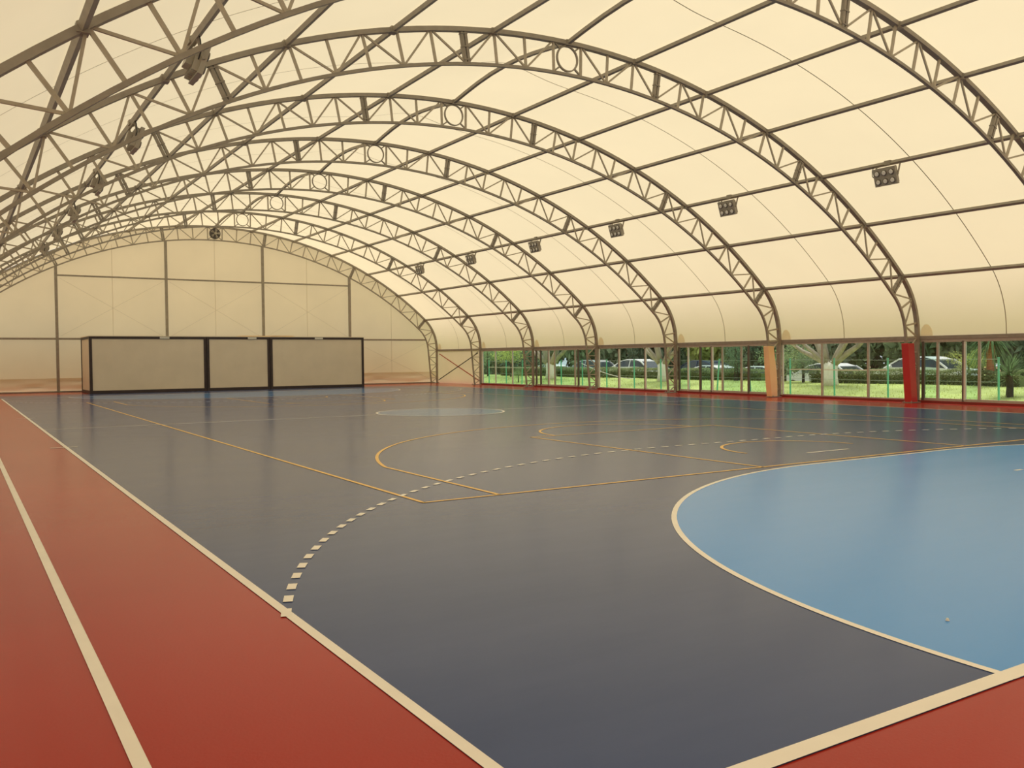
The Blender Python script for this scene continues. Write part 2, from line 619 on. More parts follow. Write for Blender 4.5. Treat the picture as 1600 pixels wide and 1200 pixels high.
tag(ceiling, 'vaulted cream translucent fabric roof', kind='structure')
for a, b in zip(YS[:-1], YS[1:]):
    ym = (a+b)/2
    sb = MB()
    for k in range(NP-1):
        p, q = Vector(roof_pt(k, ym)), Vector(roof_pt(k+1, ym))
        d = (q-p).normalized()
        n = Vector((d.z, 0, -d.x))*.008
        if (Vector((XC, ym, 2))-p).dot(n) < 0: n = -n
        hw = Vector((0, .012, 0))
        sb.quad(p+n-hw, p+n+hw, q+n+hw, q+n-hw)
    sb.build('seam', M['seam'], ceiling)
for y in YS[1:]:
    for s in (1, -1):
        pb = MB()
        pts = []
        for k in range(13):
            t = pi*k/12
            pts.append((XC+s*(XL+DR-.012), y-.06-.42*(.5+.5*cos(t)), EAVE+.04+.36*sin(t)))
        # follow the knee curve
        fix = []
        for x_, y_, z_ in pts:
            t = math.asin(min(1, max(0, (z_-KZ)/(KR+DR))))
            fix.append((XC+s*(KX+(KR+DR-.012)*cos(t)) if z_ > KZ else x_, min(y_, YS[-1]), z_))
        pb.v = fix
        pb.f = [tuple(range(13))]
        pb.build('reinforcement_patch', M['patch'], ceiling)

# ---- gable ends
def gable(name, y, thick, label, skirt=True):
    P = arch_profile(DR-.01, 60)
    g = MB()
    n = len(P)
    for yy in (y, y+thick):
        for p in P:
            g.v.append((XC+p.x, yy, p.z))
    g.f.append(tuple(range(n)))
    g.f.append(tuple(reversed(range(n, 2*n))))
    for k in range(n):
        l = (k+1) % n
        g.f.append((k, n+k, n+l, l))
    return tag(g.build(name, M['endfabric']), label, kind='structure')
# single skins of fabric
def gable_skin(name, y, label, base=0):
    P = arch_profile(DR-.01, 60)
    P[0].z = P[-1].z = base
    g = MB()
    g.v = [(XC+p.x, y, p.z) for p in P]
    g.f = [tuple(range(len(P)))]
    return tag(g.build(name, M['endfabric']), label, kind='structure')
wall_far = gable_skin('wall_far', Y1+.18, 'cream fabric end wall behind the cabins', .7)
gable_skin('wall_near', Y0-.11, 'cream fabric end wall behind the camera')
for sx in (-10.4, -5.15, 0, 5.15, 10.4):
    g = MB()
    zt = CZ+sqrt((RO-.5)**2-sx*sx)
    g.box(XC+sx-.007, XC+sx+.007, Y1+.165, Y1+.172, .1, zt)
    g.build('seam', M['cable'], wall_far)
# slack folds of cloth at the foot of the wall
sk = MB()
nx = 120
for k in range(nx+1):
    x = XC-13.46+26.92*k/nx
    w1 = .035*sin(x*1.7)+.02*sin(x*4.1+1)
    for z, off in ((0.02, .02), (.10, .08+w1*.5), (.2, .05+w1*.5), (.31, .07-w1*.5), (.42, .03), (.55, .045+w1*.4), (.7, -.01)):
        sk.v.append((x, Y1+.17-off, z+(.03*sin(x*.9) if .05 < z < .6 else 0)))
for k in range(nx):
    for j in range(6):
        a = k*7+j
        sk.f.append((a, a+7, a+8, a+1))
sk.build('fabric_skirt', M['endfabric'], wall_far, smooth=True)

# ---- arches
def build_arch():
    root = empty('arch_truss', (XC, 0, 0))
    sides = MB()
    b = MB(); b.sweep(arch_profile(0, 64), .13, .095); b.build('outer_chord', M['steel'], root)
    b = MB(); b.sweep(inner_profile(64), .075, .065); b.build('inner_chord', M['steel'], root)
    for s in (1, -1):
        st = stations(s)
        for n, (o, i, ty, idx) in enumerate(st):
            if idx in (3, 10, 17):          # bolted splice of two angle bars
                d = (o-i).normalized()
                t = Vector((d.z, 0, -d.x))
                sp_ = MB()
                for q in (-.045, .045):
                    sp_.beam(i+t*q, o+t*q, .08, .062)
                sp = sp_.build('splice_post', M['steeldark'], root)
                for fr in (.12, .5, .88):
                    c = i+(o-i)*fr
                    bb = MB()
                    bb.beam(c-t*.085, c+t*.085, .10, .022)
                    bb.build('splice_bolt', M['steeldark'], sp)
            elif idx <= 19:
                m_ = MB(); m_.beam(i, o, .046, .052)
                m_.build('strut', M['brace'], root)
            else:
                m_ = MB(); m_.beam(i, o, .04, .036)
                m_.build('leg_rung', M['brace'], root)
            if n+1 < len(st):
                o2, i2, ty2, idx2 = st[n+1]
                a, c = (o, i2) if ty == 'O' else (i, o2)
                m_ = MB()
                m_.beam(a, c, .036, .040 if idx < 20 else .032)
                m_.build('diagonal_brace', M['brace'], root)
        z = .32
        m_ = MB(); m_.beam(leg_o(z, s) if st[-1][2] == 'O' else leg_i(z, s), leg_i(.04, s) if st[-1][2] == 'O' else leg_o(.04, s), .036, .032)
        m_.build('diagonal_brace', M['brace'], root)
        m_ = MB()
        x0, x1 = sorted((s*12.86, s*13.46))
        m_.box(x0, x1, -.16, .16, .006, .03)
        for bx in (x0+.06, x1-.06):
            for by in (-.12, .12):
                m_.disc((bx, by, .045), (0, 0, 1), .018, .035, 8)
        m_.build('base_plate', M['steeldark'], root)
    # ring at the crown, held in its panel
    rc = Vector((0, 0, CZ+(RO+RI)/2))
    pts = [rc+Vector((.285*cos(2*pi*k/36), 0, .285*sin(2*pi*k/36))) for k in range(36)]
    r_ = MB(); r_.sweep(pts, .05, .032, closed=True)
    for sx in (-1, 1):
        for sz in (-1, 1):
            r_.beam(rc+Vector((sx*.20, 0, sz*.20)), rc+Vector((sx*.37, 0, sz*.33)), .04, .035)
    r_.build('crown_ring', M['steel'], root)
    return root
ARCH = [
 (0, None), (1, None),
 (2, 'grey steel lattice roof arch nearest above the camera, left corner'),
 (3, 'grey steel lattice arch crossing the top right corner of the photo, nearest visible'),
 (4, 'grey steel lattice arch whose window-side leg wears the red pad'),
 (5, 'grey steel lattice arch whose window-side leg wears the orange pad'),
 (6, 'grey steel lattice arch, first beyond the one with the orange pad'),
 (7, 'grey steel lattice arch, second beyond the one with the orange pad'),
 (8, 'grey steel lattice arch, third beyond the one with the orange pad'),
 (9, 'grey steel lattice arch at the last window, beside the crossed braces'),
 (10, 'grey steel lattice arch set against the end wall, round fan in its crown'),
]
proto = build_arch()
first = True
for k, lb in ARCH:
    if k < 2: continue
    o = proto if first else copy_tree(proto)
    first = False
    o.location = (XC, YS[k], 0)
    tag(o, lb, 'roof arch', 'lattice roof arches')

# ---- purlins
PA = [0, 6.08, 13.46, 20.6, 28.03, 35.06, 42.08]
yA, yB = YS[2]-2.7, Y1
names = ['ridge']
def purlin(a, s, label):
    b = MB()
    c = outer_pt(radians(a), s)
    n = Vector((s*sin(radians(a)), 0, cos(radians(a))))
    if a == 0:
        pts = []
        for i in range(2, 10):
            for k in range(8):
                y = YS[i]+(YS[i+1]-YS[i])*k/8
                pts.append(Vector((XC, y, c.z-.01+.26*sin(pi*k/8))))
        pts.append(Vector((XC, YS[10], c.z-.01)))
        b.sweep(pts, .085, .08, side=(1, 0, 0))
    else:
        b.beam((XC+c.x, yA, c.z), (XC+c.x, yB, c.z), .085, .085, side=(cos(radians(a)), 0, -s*sin(radians(a))))
    o = b.build('roof_purlin', M['steel'])
    tag(o, label, 'roof tube', 'roof purlins')
    # cleats where it is bolted to each arch
    for y in YS[2:]:
        cb = MB()
        cb.box(XC+c.x-.07, XC+c.x+.07, y-.09, y+.09, c.z-.07, c.z+.055)
        cb.build('cleat', M['steel'], o)
    return o
ordn = ['first', 'second', 'third', 'fourth', 'fifth', 'sixth']
purlin(0, 1, 'steel ridge tube running over the crown rings, bowed between arches')
for k in range(1, 7):
    extra = ', carrying the floodlights' if k == 4 else ''
    purlin(PA[k], 1, 'grey steel roof tube, %s from the ridge on the window side%s' % (ordn[k-1], extra))
    purlin(PA[k], -1, 'grey steel roof tube, %s from the ridge on the left side%s' % (ordn[k-1], extra))
for s, side in ((1, 'window'), (-1, 'left')):
    b = MB()
    x0, x1 = sorted((XC+s*(XL+.045), XC+s*(XL+.14)))
    b.box(x0, x1, Y0, Y1, EAVE-.075, EAVE+.035)
    tag(b.build('eave_beam', M['steel']), 'grey steel eave beam along the %s side, under the fabric' % side, 'eave beam', 'eave beams')

# ---- floodlights under the fourth tubes
def build_flood():
    root = empty('floodlight', (0, 0, 0))
    # local: hangs from origin (tube underside), faces +X and down
    n = Vector((.955, 0, -.30)).normalized()
    upv = Vector((.30, 0, .955)).normalized()
    yv = Vector((0, 1, 0))
    c = Vector((.10, 0, -.30))
    def P(a, b_, d): return c+yv*a+upv*b_+n*d
    h = MB()
    W_, H_ = .33, .235
    h.hexa([P(-W_, -H_, -.03), P(W_, -H_, -.03), P(W_, H_, -.03), P(-W_, H_, -.03)],
           [P(-W_, -H_, .05), P(W_, -H_, .05), P(W_, H_, .05), P(-W_, H_, .05)])
    for k in range(7):
        a = -.27+.09*k
        h.hexa([P(a-.008, -H_*.85, -.12), P(a+.008, -H_*.85, -.12), P(a+.008, H_*.85, -.12), P(a-.008, H_*.85, -.12)],
               [P(a-.008, -H_*.85, -.03), P(a+.008, -H_*.85, -.03), P(a+.008, H_*.85, -.03), P(a-.008, H_*.85, -.03)])
    h.build('lamp_housing', M['lamp'], root)
    for a in (-.21, 0, .21):
        for b_ in (-.115, .105):
            q = MB(); q.disc(P(a, b_, .06), n, .082, .03, 24, .074)
            rim = q.build('lamp_rim', M['lensrim'], root)
            q = MB(); q.disc(P(a, b_, .079), n, .06, .012, 24, .05)
            q.build('lens', M['lens'], rim)
    br = MB()
    for sg in (-1, 1):
        br.beam(P(sg*.345, 0, 0), Vector((0, sg*.345, .02)), .05, .014, side=(1, 0, 0))
    br.beam(Vector((0, -.35, .02)), Vector((0, .35, .02)), .06, .014, side=(1, 0, 0))
    br.box(-.06, .06, -.09, .09, .01, .12)
    br.build('bracket', M['steel'], root)
    cb = MB()
    cb.tube([(0, -.42, .06), (0.02, -.47, -.06), (.03, -.46, -.22), P(-.36, -.05, -.08)], .011, 6)
    cb.build('power_cable', M['black'], root)
    # driver box on the back
    dv = MB()
    dv.hexa([P(-.14, -.10, -.22), P(.14, -.10, -.22), P(.14, .10, -.22), P(-.14, .10, -.22)],
            [P(-.14, -.10, -.12), P(.14, -.10, -.12), P(.14, .10, -.12), P(-.14, .10, -.12)])
    dv.build('driver_box', M['lamp'], root)
    return root
fp = build_flood()
pc = outer_pt(radians(PA[4]))
LY = [12.45, 18.1, 23.7, 29.15, 34.63, 40.1]
wn = ['nearest', 'second nearest', 'third nearest', 'third from the end wall', 'second from the end wall', 'nearest the end wall']
first = True
for k, y in enumerate(LY):
    for s in (1, -1):
        o = fp if first else copy_tree(fp)
        first = False
        o.location = (XC+s*pc.x, y, pc.z-.05)
        o.rotation_euler = (0, 0, pi if s > 0 else 0)
        side = 'window' if s > 0 else 'left'
        tag(o, 'six-lens grey floodlight under the roof tube on the %s side, %s' % (side, wn[k]), 'floodlight',
            'floodlights on the %s side' % side)

# ---- extractor fan in the far crown ring
fz = CZ+(RO+RI)/2
fan = empty('ventilation_fan', (XC, Y1-.10, fz), 'round dark fan in the crown of the end wall arch', 'fan')
b = MB(); b.disc((0, .02, 0), (0, 1, 0), .27, .10, 32); b.build('fan_housing', M['fan'], fan)
b = MB(); b.disc((0, -.06, 0), (0, 1, 0), .07, .06, 16); b.build('hub', M['brace'], fan)
for k in range(5):
    t = 2*pi*k/5
    b = MB()
    u_ = Vector((cos(t), 0, sin(t))); v_ = Vector((-sin(t), 0, cos(t)))
    b.hexa([u_*.06-v_*.03+Vector((0, -.05, 0)), u_*.06+v_*.03+Vector((0, -.035, 0)), u_*.24+v_*.09+Vector((0, -.032, 0)), u_*.24-v_*.05+Vector((0, -.055, 0))],
           [u_*.06-v_*.03+Vector((0, -.044, 0)), u_*.06+v_*.03+Vector((0, -.030, 0)), u_*.24+v_*.09+Vector((0, -.027, 0)), u_*.24-v_*.05+Vector((0, -.049, 0))])
    b.build('fan_blade', M['steeldark'], fan)

# ---- gable posts and rails
def zin(x): return CZ+sqrt(RI**2-x*x)
for x, nm in ((-7.75, 'leftmost'), (-2.55, 'second from left'), (2.57, 'third from left'), (7.68, 'rightmost')):
    b = MB()
    b.box(XC+x-.065, XC+x+.065, Y1-.03, Y1+.085, .02, zin(x)+.02)
    o = b.build('gable_post', M['steel'])
    tag(o, 'upright steel post on the fabric end wall, %s of four' % nm, 'post', 'end wall posts')
    b = MB(); b.box(XC+x-.14, XC+x+.14, Y1-.16, Y1+.085, 0.004, .02)
    b.build('base_plate', M['steeldark'], o)
b = MB()
b.box(XC-7.75, XC+7.68, Y1-.02, Y1+.06, 5.79, 5.87)
tag(b.build('gable_rail', M['steel']), 'upper horizontal steel rail high on the end wall', 'rail', 'end wall rails')
b = MB()
b.box(XC-12.6, XC+12.6, Y1-.02, Y1+.06, 2.62, 2.72)
tag(b.build('gable_rail', M['steel']), 'lower horizontal steel rail passing behind the cabins', 'rail', 'end wall rails')
b = MB()
b.box(XC-13.2, XC+13.2, Y1-.06, Y1+.06, 0.002, .07)
tag(b.build('baseboard_far', M['steeldark']), 'low dark rail at the foot of the end wall', kind='structure')
def rod(a, c, r=.012, m='cable', name='cable'):
    b = MB(); b.tube([a, c], r, 6)
    return b.build(name, M[m])
yy = Y1+.02
cabs = [(-7.6, -2.7, 2.8, 5.7, 'left of the second post, upper'), (-2.4, 2.45, 2.8, 5.7, 'between the middle posts, upper'),
        (2.7, 7.6, 2.8, 5.7, 'between the two right posts, upper'), (7.8, 12.9, .25, 2.6, 'right of the cabins, low')]
for x0, x1, z0, z1, nm in cabs:
    r = empty('cable_shadow_cross', (XC+(x0+x1)/2, yy, (z0+z1)/2), 'thin crossed cable shadows on the end wall, ' + nm, 'cable shadow', 'crossed cables on the end wall')
    cx, cz = (x0+x1)/2, (z0+z1)/2
    for sg in (-1, 1):
        b = MB(); b.tube([((x0-cx), 0, sg*(z0-cz)), ((x1-cx), 0, sg*(z1-cz))], .005, 6)
        b.build('cable', M['cable'], r)  # tan tubes drawn as the shadows of cables behind the fabric

# ---- side wall bay with crossed rods
ya, yb_ = YS[9], YS[10]
XW = XC+XL+.10                     # plane of the side wall
b = MB(); b.quad((XW+.02, ya, 0), (XW+.02, yb_+.1, 0), (XW+.02, yb_+.1, EAVE), (XW+.02, ya, EAVE))
tag(b.build('wall_right', M['sidefabric']), 'cream fabric side wall of the last bay', kind='structure')
b = MB(); b.quad((XC-XL-.10, Y0-.1, 0), (XC-XL-.10, Y1+.1, 0), (XC-XL-.10, Y1+.1, EAVE), (XC-XL-.10, Y0-.1, EAVE))
tag(b.build('wall_left', M['endfabric']), 'cream fabric side wall on the left', kind='structure')
b = MB(); b.quad((XW+.02, Y0-.1, 0), (XW+.02, YS[2], 0), (XW+.02, YS[2], EAVE), (XW+.02, Y0-.1, EAVE))
tag(b.build('wall_right', M['endfabric']), 'cream fabric side wall beside the camera', kind='structure')
xr = XC+XL+.01
b = MB(); b.tube([(xr, yb_-.35, 1.80), (xr, ya+.2, .22)], .028, 8)
tag(b.build('cross_brace', M['redrod']), 'red rod of the crossed braces in the last bay', 'brace rod', 'crossed rods')
b = MB(); b.tube([(xr-.06, yb_-.35, .20), (xr-.06, ya+.2, 1.82)], .028, 8)
tag(b.build('cross_brace', M['darkrod']), 'dark rod of the crossed braces in the last bay', 'brace rod', 'crossed rods')

# ---- window wall, bay by bay: (y, kind)  kinds: n normal, l light, d dark, D dark+light pair
bays = [
 (2, [(9.12, 'n'), (7.3, 'n'), (5.4, 'n'), (3.55, 'n')], 0),
 (3, [(14.45, 'd'), (13.97, 'n'), (13.15, 'D'), (12.66, 'n'), (11.0, 'n'), (9.25, 'n')], 1),
 (4, [(20.0, 'l'), (18.26, 'n'), (16.42, 'n'), (14.75, 'n')], 0),
 (5, [(25.47, 'd'), (24.93, 'l'), (24.23, 'd'), (23.60, 'D'), (23.0, 'n'), (22.01, 'n'), (21.64, 'd'), (20.25, 'n')], 1),
 (6, [(30.9, 'l'), (29.45, 'D'), (27.64, 'D'), (25.75, 'n')], 0),
 (7, [(36.2, 'd'), (35.79, 'd'), (35.09, 'D'), (34.52, 'n'), (32.8, 'n'), (32.54, 'd'), (31.15, 'n')], 1),
 (8, [(41.7, 'l'), (40.29, 'l'), (38.52, 'l'), (36.55, 'n')], 0),
]
wl = ['window strip nearest the camera', 'window bay right of the red pad', 'window bay between the orange and red pads',
      'window bay left of the orange pad', 'window bay second left of the orange pad', 'window bay third left of the orange pad',
      'farthest window bay beside the crossed rods']
ZB, ZT = .075, 1.965
for n_, (ki, mul, door) in enumerate(bays):
    a, c = YS[ki]+.07, YS[ki+1]-.07
    root = empty('window_%d' % (n_+1), (XW, (a+c)/2, 0), wl[n_], None, None, 'structure')
    oy = (a+c)/2
    b = MB()
    b.box(-.03, .03, a-oy, c-oy, 1.87 if door else 1.90, ZT)
    b.box(-.03, .03, a-oy, c-oy, ZB, ZB+(.075 if door else .035))
    b.build('window_frame', M['alu'], root)
    mul = sorted(mul)
    for y, kd in mul:
        b = MB()
        wd = {'n': .065, 'l': .05, 'd': .085, 'D': .06}[kd]
        b.box(-.035, .035, y-oy-wd/2, y-oy+wd/2, ZB, 1.90)
        b.build('mullion', M[{'n': 'alu', 'l': 'alulight', 'd': 'aludark', 'D': 'aludark'}[kd]], root)
        if kd == 'D':
            b = MB(); b.box(-.045, .02, y-oy-.085, y-oy-wd/2, ZB+.04, 1.87)
            b.build('mullion', M['alulight'], root)
    edges = [a]+[y for y, _ in mul if a+.2 < y < c-.2]+[c]
    for q in range(len(edges)-1):
        b = MB()
        b.quad((0, edges[q]-oy, ZB), (0, edges[q+1]-oy, ZB), (0, edges[q+1]-oy, 1.9), (0, edges[q]-oy, 1.9))
        b.build('pane', M['glassgreen' if (door and q % 2 == 0) or n_ == 6 else 'glass'], root)
b = MB()
b.box(XW-.14, XW+.06, YS[2], YS[9], 0.0, ZB)
tag(b.build('baseboard_right', M['kerb']), 'dark red kerb under the windows', kind='structure')

# ---- padded legs
def pad(k, m, x0t, x1t, x0b, x1b, bulge, label):
    root = empty('leg_pad', (XC, YS[k], 0), label, 'leg pad')
    b = MB()
    N = 10
    hw = .12
    for j in range(N+1):
        t = j/N
        z = .02+1.83*t
        bl = bulge*sin(pi*min(1, t*1.15)) if t < .87 else 0
        xa, xb = x0b+(x0t-x0b)*t-bl*.4, x1b+(x1t-x1b)*t+bl
        for px, py in ((xa, -hw), (xb, -hw), (xb, hw), (xa, hw)):
            b.v.append((px, py, z))
    for j in range(N):
        for q in range(4):
            l = (q+1) % 4
            b.f.append((j*4+q, j*4+l, (j+1)*4+l, (j+1)*4+q))
    b.f.append((3, 2, 1, 0)); b.f.append(tuple(N*4+q for q in range(4)))
    b.build('pad_cover', M[m], root, bevel=.02)
    # lacing tabs down the open side
    for z in (.35, .75, 1.15, 1.5):
        xx = x1b+(x1t-x1b)*(z/1.85)+bulge*.6
        tb = MB(); tb.box(xx-.005, xx+.07, -.03, .01, z-.02, z+.02)
        tb.build('strap', M['alulight'], root)
    return root
pad(4, 'padred', 12.74, 13.06, 12.92, 13.25, 0, 'red vinyl pad round the foot of an arch by the windows')
pad(5, 'padorange', 12.68, 12.98, 12.86, 13.17, .05, 'orange vinyl pad round the foot of an arch by the windows')

# ---- cabins in front of the end wall
def cabin(x0, x1, label, lampx):
    yf, yb2, H = 43.45, 46.6, 2.70
    cx = (x0+x1)/2
    root = empty('portable_cabin', (cx, yf, 0), label, 'cabin', 'portable cabins')
    a, c = x0-cx, x1-cx
    D = yb2-yf
    b = MB(); b.box(a+.03, c-.03, .03, D-.03, .04, H-.03); b.build('panel', M['cabinpanel'], root)
    b = MB()
    t = .125
    for yy_ in (0, D-t):
        b.box(a, a+t, yy_, yy_+t, .004, H)
        b.box(c-t, c, yy_, yy_+t, .004, H)
        b.box(a+t, c-t, yy_, yy_+t*.9, .004, .15)
        b.box(a+t, c-t, yy_, yy_+t*.9, H-.11, H)
    for xx in (a, c-t):
        b.box(xx, xx+t, t, D-t, .004, .15)
        b.box(xx, xx+t, t, D-t, H-.11, H)
    b.build('frame', M['cabinframe'], root)
    b = MB(); b.box(a-.01, c+.01, -.02, D+.02, H, H+.035); b.build('roof_edge', M['cabinroof'], root)
    b = MB(); b.box(lampx-cx-.22, lampx-cx+.22, -.03, 0, H-.10, H-.01); b.build('name_plate', M['alulight'], root)
    return root
cabin(-6.25, -.93, 'left and longest beige cabin with a dark frame before the end wall', -2.9)
cabin(-.91, 2.26, 'narrow middle beige cabin with a dark frame', 1.35)
cabin(2.28, 7.46, 'right beige cabin with a dark frame before the end wall', 4.9)
b = MB()
for x0, x1, h in ((2.5, 3.7, .05), (.9, 2.9, .04)):
    b.box(x0, x1, 43.9, 45.2, 2.74, 2.74+h)
tag(b.build('folded_tarp', M['endfabric'], bevel=.02), 'pale folded sheet lying on the cabin roofs', 'sheet')

# ------------------------------------------------------------------ outside
def gz(x, y):
    t = max(0, min(1, (x-16.5)/4.0))
    h = .36*t*t*(3-2*t)
    return -.05 + h - max(0, min(1, (x-21.6)/1.0))*.36 + .02*sin(x*1.3+y*.7)
b = MB()
xs = [13.9+.5*k for k in range(17)] + [23+3*k for k in range(14)]
yr = [-12+1.5*k for k in range(68)]
for x in xs:
    for y in yr:
        b.v.append((x, y, gz(x, y)))
for i in range(len(xs)-1):
    for j in range(len(yr)-1):
        a = i*len(yr)+j
        b.f.append((a, a+len(yr), a+len(yr)+1, a+1))
lawn = b.build('lawn', M['lawn'], smooth=True)
tag(lawn, 'bright green lawn rising beyond the windows', 'lawn', kind='structure')
b = MB(); b.quad((-60, -50, -.26), (110, -50, -.26), (110, 130, -.26), (-60, 130, -.26))
tag(b.build('ground', M['earth']), 'bare ground around the hall', kind='structure')
b = MB(); b.box(-18, 13.2, 50.2, 50.45, -.26, 3.0)  # unseen wall, added to shade the lower end wall fabric
tag(b.build('shade_wall', M['darkbark']), 'unseen added wall shading the lower end wall of the hall', kind='structure')
b = MB(); b.quad((23.2, -12, -.03), (30, -12, -.03), (30, 88, -.03), (23.2, 88, -.03))
tag(b.build('car_park', M['asphalt']), 'grey car park behind the hedge', 'car park', kind='structure')
# grass blades near the wall: one uncountable object
rnd = random.Random(3)
b = MB()
for k in range(9000):
    x = 14.3+rnd.random()**1.3*6.2
    y = 9+rnd.random()*40
    z = gz(x, y)
    t = rnd.random()*pi
    h = .04+.06*rnd.random()
    dx, dy = .012*cos(t), .012*sin(t)
    lx, ly = rnd.uniform(-.03, .03), rnd.uniform(-.03, .03)
    n0 = len(b.v)
    b.v += [(x-dx, y-dy, z-.01), (x+dx, y+dy, z-.01), (x+lx, y+ly, z+h)]
    b.f.append((n0, n0+1, n0+2))
tag(b.build('grass', M['leaflime']), 'grass blades standing on the lawn', 'grass', kind='stuff')

def leaves(b, c, rad, n, size, rnd, shell=.55):
    c = Vector(c)
    for k in range(n):
        while True:
            d = Vector((rnd.uniform(-1, 1), rnd.uniform(-1, 1), rnd.uniform(-1, 1)))
            if .05 < d.length < 1: break
        rr = shell+(1-shell)*rnd.random()
        d = d.normalized()*rr
        p = c+Vector((d.x*rad[0], d.y*rad[1], d.z*rad[2]))
        u_ = Vector((rnd.gauss(0, 1), rnd.gauss(0, 1), rnd.gauss(0, .7))).normalized()
        v_ = u_.orthogonal().normalized()
        v_ = (Matrix.Rotation(rnd.random()*6.28, 3, u_) @ v_)
        s_ = size*rnd.uniform(.6, 1.3)
        b.quad(p-u_*s_*.5, p+v_*s_*.28, p+u_*s_*.5, p-v_*s_*.28)

# crowns shared between trees
crowns = {}
for key, n, sz in (('small', 1500, .20), ('big', 8000, .42), ('fine', 3200, .17)):
    for v in range(2):
        rnd = random.Random(hash(key) % 7 + v*11 if False else (len(key)*5+v*11))
        b = MB()
        for q in range(9):
            cc = (rnd.uniform(-.5, .5), rnd.uniform(-.5, .5), rnd.uniform(-.4, .45))
            leaves(b, cc, (.55, .55, .5), n//9, sz/3.2, rnd, .5)
        crowns[key, v] = b
crown_mesh = {}
def crown(key, v, m):
    kk = (key, v, m)
    if kk not in crown_mesh:
        crown_mesh[kk] = crowns[key, v].mesh('foliage', M[m])
    return crown_mesh[kk]
def plant(name, x, y, rad, zc, key, v, m, label, cat, group, bark='darkbark', tr=.12, rot=0.):
    z0 = gz(x, y)
    r = empty(name, (x, y, z0), label, cat, group)
    o = bpy.data.objects.new('foliage', crown(key, v, m))
    COL.objects.link(o)
    o.parent = r
    o.scale = rad
    o.location = (0, 0, zc)
    o.rotation_euler = (0, 0, rot)
    b = MB()
    b.tube([(0, 0, -.05), (.03, .02, zc*.5), (-.02, .04, zc)], [tr, tr*.8, tr*.5], 7)
    b.build('stem' if tr < .09 else 'trunk', M[bark], r)
    return r

# clipped hedge: box of leaves, in three runs with gaps
def hedge(y0, y1, label):
    rnd = random.Random(int(y0*10))
    r = empty('clipped_hedge', (20.9, (y0+y1)/2, gz(20.9, (y0+y1)/2)), label, 'hedge', 'hedge runs')
    b = MB()
    L_ = y1-y0
    b.box(-.28, .28, -L_/2+.05, L_/2-.05, 0, .38)
    b.build('branches', M['leafhedge'], r)
    b = MB()
    n = int(L_*1500)
    for k in range(n):
        y = rnd.uniform(-L_/2, L_/2)
        f_ = rnd.random()
        hgt = .54+.03*sin(y*2.1)+.03*sin(y*5.3)
        if f_ < .5: p = Vector((-.36+rnd.uniform(-.04, .06), y, rnd.uniform(.0, hgt)))
        elif f_ < .85: p = Vector((rnd.uniform(-.36, .36), y, hgt+rnd.uniform(-.05, .04)))
        else: p = Vector((rnd.uniform(-.34, .34), y, rnd.uniform(.1, hgt)))
        u_ = Vector((rnd.gauss(0, 1), rnd.gauss(0, 1), rnd.gauss(0, 1))).normalized()
        v_ = u_.orthogonal().normalized()
        s_ = rnd.uniform(.05, .10)
        b.quad(p-u_*s_*.5, p+v_*s_*.3, p+u_*s_*.5, p-v_*s_*.3)
    b.build('foliage', M['leafhedge'], r)
hedge(15.0, 24.2, 'clipped green hedge in front of the car right of the red pad')
hedge(27.0, 34.6, 'clipped hedge seen left of the orange pad')
hedge(34.7, 42.0, 'clipped hedge seen between the far arch legs')
hedge(42.1, 50.5, 'clipped hedge farthest left, beside the second whitewashed tree')

# fence
FY = [12.97, 14.94, 16.8, 19.0, 21.02, 23.03, 24.91, 26.56, 28.4, 30.27, 32.36, 34.36, 36.23, 38.2, 40.11, 41.76, 43.73]
pn = {0: 'rightmost', 1: 'second from right', 2: 'third from right', 3: 'fourth from right, before the whitewashed tree', 4: 'first right of the orange pad',
      5: 'first left of the orange pad', 6: 'second left of the orange pad', 7: 'third left of the orange pad', 8: 'fourth left of the orange pad',
      9: 'fifth left of the orange pad', 10: 'sixth left of the orange pad', 11: 'eighth from left', 12: 'seventh from left', 13: 'fifth from left, thin',
      14: 'third from left', 15: 'second from left', 16: 'leftmost'}
for k, y in enumerate(FY):
    b = MB()
    lean = {5: .12, 6: -.14, 14: -.10}.get(k, .02)
    b.tube([(15.6, y, gz(15.6, y)-.05), (15.6, y+lean, 1.38)], .032, 8)
    b.disc((15.6, y+lean, 1.385), (0, 0, 1), .037, .02, 8)
    tag(b.build('fence_post', M['fencegreen']), 'thin green fence post on the lawn, '+pn[k], 'fence post', 'green fence posts')
for z, nm in ((1.33, 'top'), (.62, 'lower')):
    b = MB()
    b.tube([(15.57, y, z+.015*sin(y)) for y in FY], .006, 5)
    tag(b.build('fence_wire', M['wire']), '%s wire strung between the green fence posts' % nm, 'wire', 'fence wires')
b = MB(); b.sweep([(15.56, 16.8+4.22*k/8, .97+.008*cos(k)) for k in range(9)], .006, .035, side=(1, 0, 0))
tag(b.build('barrier_tape', M['tape']), 'pale barrier tape stretched between the red and orange pads outside', 'tape')
b = MB(); b.sweep([(15.56, 38.2+5.53*k/8, .97-.015*sin(k*pi/8)) for k in range(9)], .006, .035, side=(1, 0, 0))
tag(b.build('barrier_tape', M['rope']), 'white tape stretched across the farthest window outside', 'tape')
b = MB(); b.tube([(15.55, 34.36, 1.2), (15.55, 33.2, .87), (15.55, 32.1, .66), (15.56, 31.2, .52), (15.56, 30.27, .46)], .018, 6)
tag(b.build('slack_rope', M['rope']), 'slack white rope hanging down outside the window', 'rope')

